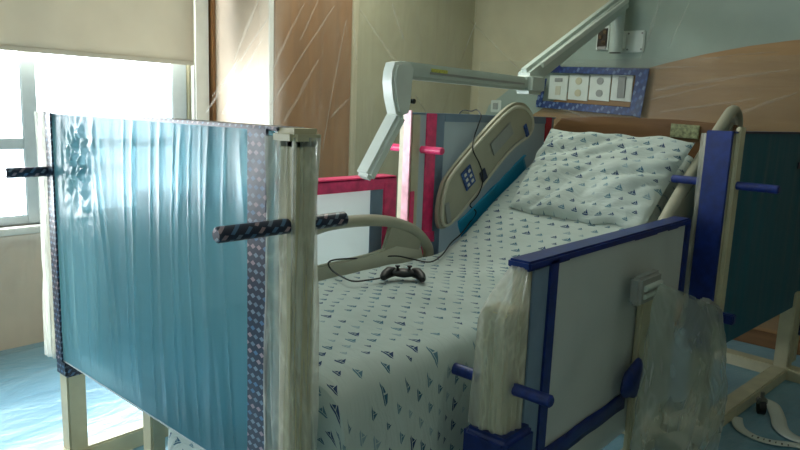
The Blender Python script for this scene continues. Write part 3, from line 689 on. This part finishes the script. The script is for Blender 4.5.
# ------------------------------------------------------------------ things on the head wall
ot = thing('outlet_panel', (XW - .03, 2.10, 1.485), 0, 'row of four white outlet plates edged in blue printed tape', 'outlet panel')
X0 = -.030
def wq(pts, d0, d1, name, mat, parent): return MB().prism([(a - 2.13, b - 1.48) for a, b in pts], 'x', d0, d1, .002).build(name, mat, parent)
wq([(2.49, 1.635), (1.735, 1.612), (1.74, 1.565), (2.47, 1.592)], X0 - .004, X0, 'tape_strip', 'stripe_tape', ot)
wq([(1.735, 1.612), (1.815, 1.612), (1.845, 1.325), (1.765, 1.300)], X0 - .006, X0 - .002, 'tape_strip', 'stripe_tape', ot)
wq([(2.53, 1.40), (1.765, 1.365), (1.765, 1.310), (2.53, 1.352)], X0 - .004, X0, 'tape_strip', 'stripe_tape', ot)
wq([(2.50, 1.55), (2.455, 1.55), (2.485, 1.355), (2.53, 1.355)], X0 - .006, X0 - .002, 'tape_strip', 'stripe_tape', ot)
wq([(2.44, 1.635), (2.36, 1.64), (2.34, 1.60), (2.47, 1.60)], X0 - .009, X0 - .005, 'tape_patch', 'blue', ot)
PX = .008 - .004
ys = [2.455, 2.305, 2.150, 1.995, 1.845]
for i in range(4):
    p = wq([(ys[i] - .004, 1.578), (ys[i + 1] + .004, 1.572), (ys[i + 1] + .006, 1.402), (ys[i] - .002, 1.412)], PX - .008, PX, 'plate', 'armlite', ot)
    yc = (ys[i] + ys[i + 1]) / 2
    if i in (1, 2):
        for z in (1.535, 1.455): MB().cyl((PX - .012, yc - 2.13, z - 1.48), (PX - .007, yc - 2.13, z - 1.48), .024, 16).build('socket', 'post' if i == 1 else 'grey', p)
    elif i == 3: MB().box(PX - .014, PX - .007, yc - .027 - 2.13, yc + .027 - 2.13, -.055, .085, .004).build('switch', 'grey', p)
    else:
        MB().box(PX - .012, PX - .007, yc - .03 - 2.13, yc + .03 - 2.13, .05, .075, .002).build('socket', 'grey', p)
        MB().box(PX - .012, PX - .007, yc - .02 - 2.13, yc + .02 - 2.13, -.04, .02, .002).build('socket', 'plastic', p)
jb = thing('junction_box', (XW - .006, 2.06, 1.82), 0, 'open square junction box with bare contacts, left of the arm bracket', 'junction box')
MB().box(-.012, 0, -.042, .042, -.078, .078, .002).build('rim', 'armlite', jb)
MB().box(-.016, -.012, -.034, .034, -.062, .062, .002).build('recess_shade', 'dark', jb)  # flat dark plate, shade of the open box painted as colour
for y, z in ((-.015, .035), (.015, .005), (-.01, -.03)): MB().box(-.024, -.015, y - .012, y + .012, z - .012, z + .012, .003).build('terminal', 'brass', jb)
MB().box(-.02, -.014, -.03, .03, -.075, -.055, .002).build('bracket', 'metal', jb)
sw = thing('light_switch', (XW - .006, 2.87, 1.355), 0, 'small white square wall switch above the grey shield', 'switch')
MB().box(-.010, 0, -.045, .045, -.045, .045, .004).build('plate', 'armlite', sw)
MB().box(-.018, -.009, -.022, .022, -.024, .024, .003).build('rocker', 'grey', sw)

# ------------------------------------------------------------------ bag hanging from a clip on the near shield
cl = thing('bag_clip', (2.14, .815, .755), 0, 'grey plastic clip holding the bag, on the near shield', 'clip')
MB().box(-.075, .10, -.035, .004, -.045, .05, .010, 3).build('body', 'grey', cl)
MB().tube([(-.05, -.038, .012), (.085, -.038, .012)], .010, 10).build('ridge', 'arm', cl)
MB().tube([(-.05, -.038, -.015), (.085, -.038, -.015)], .008, 10).build('ridge', 'arm', cl)
bg = thing('plastic_bag', (2.25, .76, .72), 0, 'clear crumpled plastic bag hanging beside the near shield', 'bag')
def bagf(sgn):
    def f(u, v):
        # u left to right, v top to bottom
        top = Vector((-.16 + .60 * u, 0, .075 - .20 * u)); bot = Vector((-.42 + .86 * u, 0, -.66 - .04 * nz(u * 4, 0)))
        p = top * (1 - v) + bot * v
        p.x += .03 * math.sin(v * math.pi) * u - .10 * math.sin(v * math.pi) * (1 - u) * (1 - v) * 0
        bul = math.sin(math.pi * min(1, max(0, u))) ** .5 * math.sin(math.pi * min(1, v * .9 + .05)) ** .7
        d = .085 * bul * sgn + .014 * (abs(nz(u * 5 + v * 2, v * 4, 3 + sgn)) * 2 - .5) + .004 * nz(u * 14, v * 12, 5 + sgn)
        return p + Vector((0, -.02 - .03 * u + d - .05 * v, 0))
    return f
bm_ = MB(); bm_.grid(60, 70, bagf(-1)); bm_.grid(60, 70, bagf(.5))
bm_.build('bag_film', 'film_bag', bg)
MB().box(.26, .44, -.035, .0, -.13, -.10, .006, 2, Matrix.Rotation(math.radians(22), 4, 'Y') @ Matrix.Translation((.03, -.02, .16))).build('seal_strip', 'grey', bg)
gl = MB().ball((0, 0, 0), 1, (.09, .022, .06), 20, 12)
for v in gl.b.verts: v.co += Vector((nz(v.co.x * 20, v.co.z * 20) * .02, 0, nz(v.co.x * 18, v.co.z * 18, 4) * .02))
gl.build('tape_wrap', 'bluecore', s4).location = (0.638, -0.072, 0.425)

# ------------------------------------------------------------------ white strap and caster on the floor at the right
tp = MB()
def ribbon(pts, wd, name_, z=.004):
    P_ = catmull([Vector(p) for p in pts], 8)
    def f(u, v):
        i = min(len(P_) - 1, int(round(u * (len(P_) - 1)))); a = P_[max(0, i - 1)]; b = P_[min(len(P_) - 1, i + 1)]; t = (b - a).normalized(); s_ = Vector((-t.y, t.x, 0)).normalized()
        return P_[i] + s_ * wd * (v - .5) + Vector((0, 0, .002 * math.sin(v * math.pi)))
    return f, len(P_) - 1
f1, n1 = ribbon([(3.13, .70, .010), (3.04, .665, .006), (2.99, .60, .006), (2.99, .53, .006), (3.03, .46, .006), (3.05, .40, .006)], .045, '')
f2, n2 = ribbon([(3.42, .665, .012), (3.40, .62, .010), (3.28, .57, .008), (3.16, .53, .008), (3.10, .47, .008), (3.10, .38, .008)], .062, '')
st = MB().grid(n1, 4, f1).build('floor_strap', 'armlite', thick=.003); tag(st, 'thin white strap with black print, curled on the floor', 'strap')
tag(MB().grid(n2, 4, f2).build('floor_strap', 'armlite', thick=.003), 'wide plain white strap bending across the floor, nearer the shield leg', 'strap')
for i, wd in enumerate((.004, .006, .004, .007, .004, .006, .004)):
    t = i / 6; MB().box(-.008, .008, -wd / 2, wd / 2, 0, .001, 0, 1, Matrix.Translation((2.985 + .018 * t * t, .60 - .13 * t, .0105)) @ Matrix.Rotation(.2 * t, 4, 'Z')).build('print_mark', 'black', st)
ca = thing('caster_wheel', (3.28, .64, 0), .5, 'black caster wheel with a metal fork under the teal shield', 'caster')
MB().cyl((0, -.014, .032), (0, .014, .032), .032, 22).build('wheel', 'black', ca)
MB().box(-.012, .02, -.022, .022, .045, .075, .006).build('fork', 'metal', ca)
MB().cyl((.004, 0, .07), (.004, 0, .10), .009, 12).build('stem', 'metal', ca)
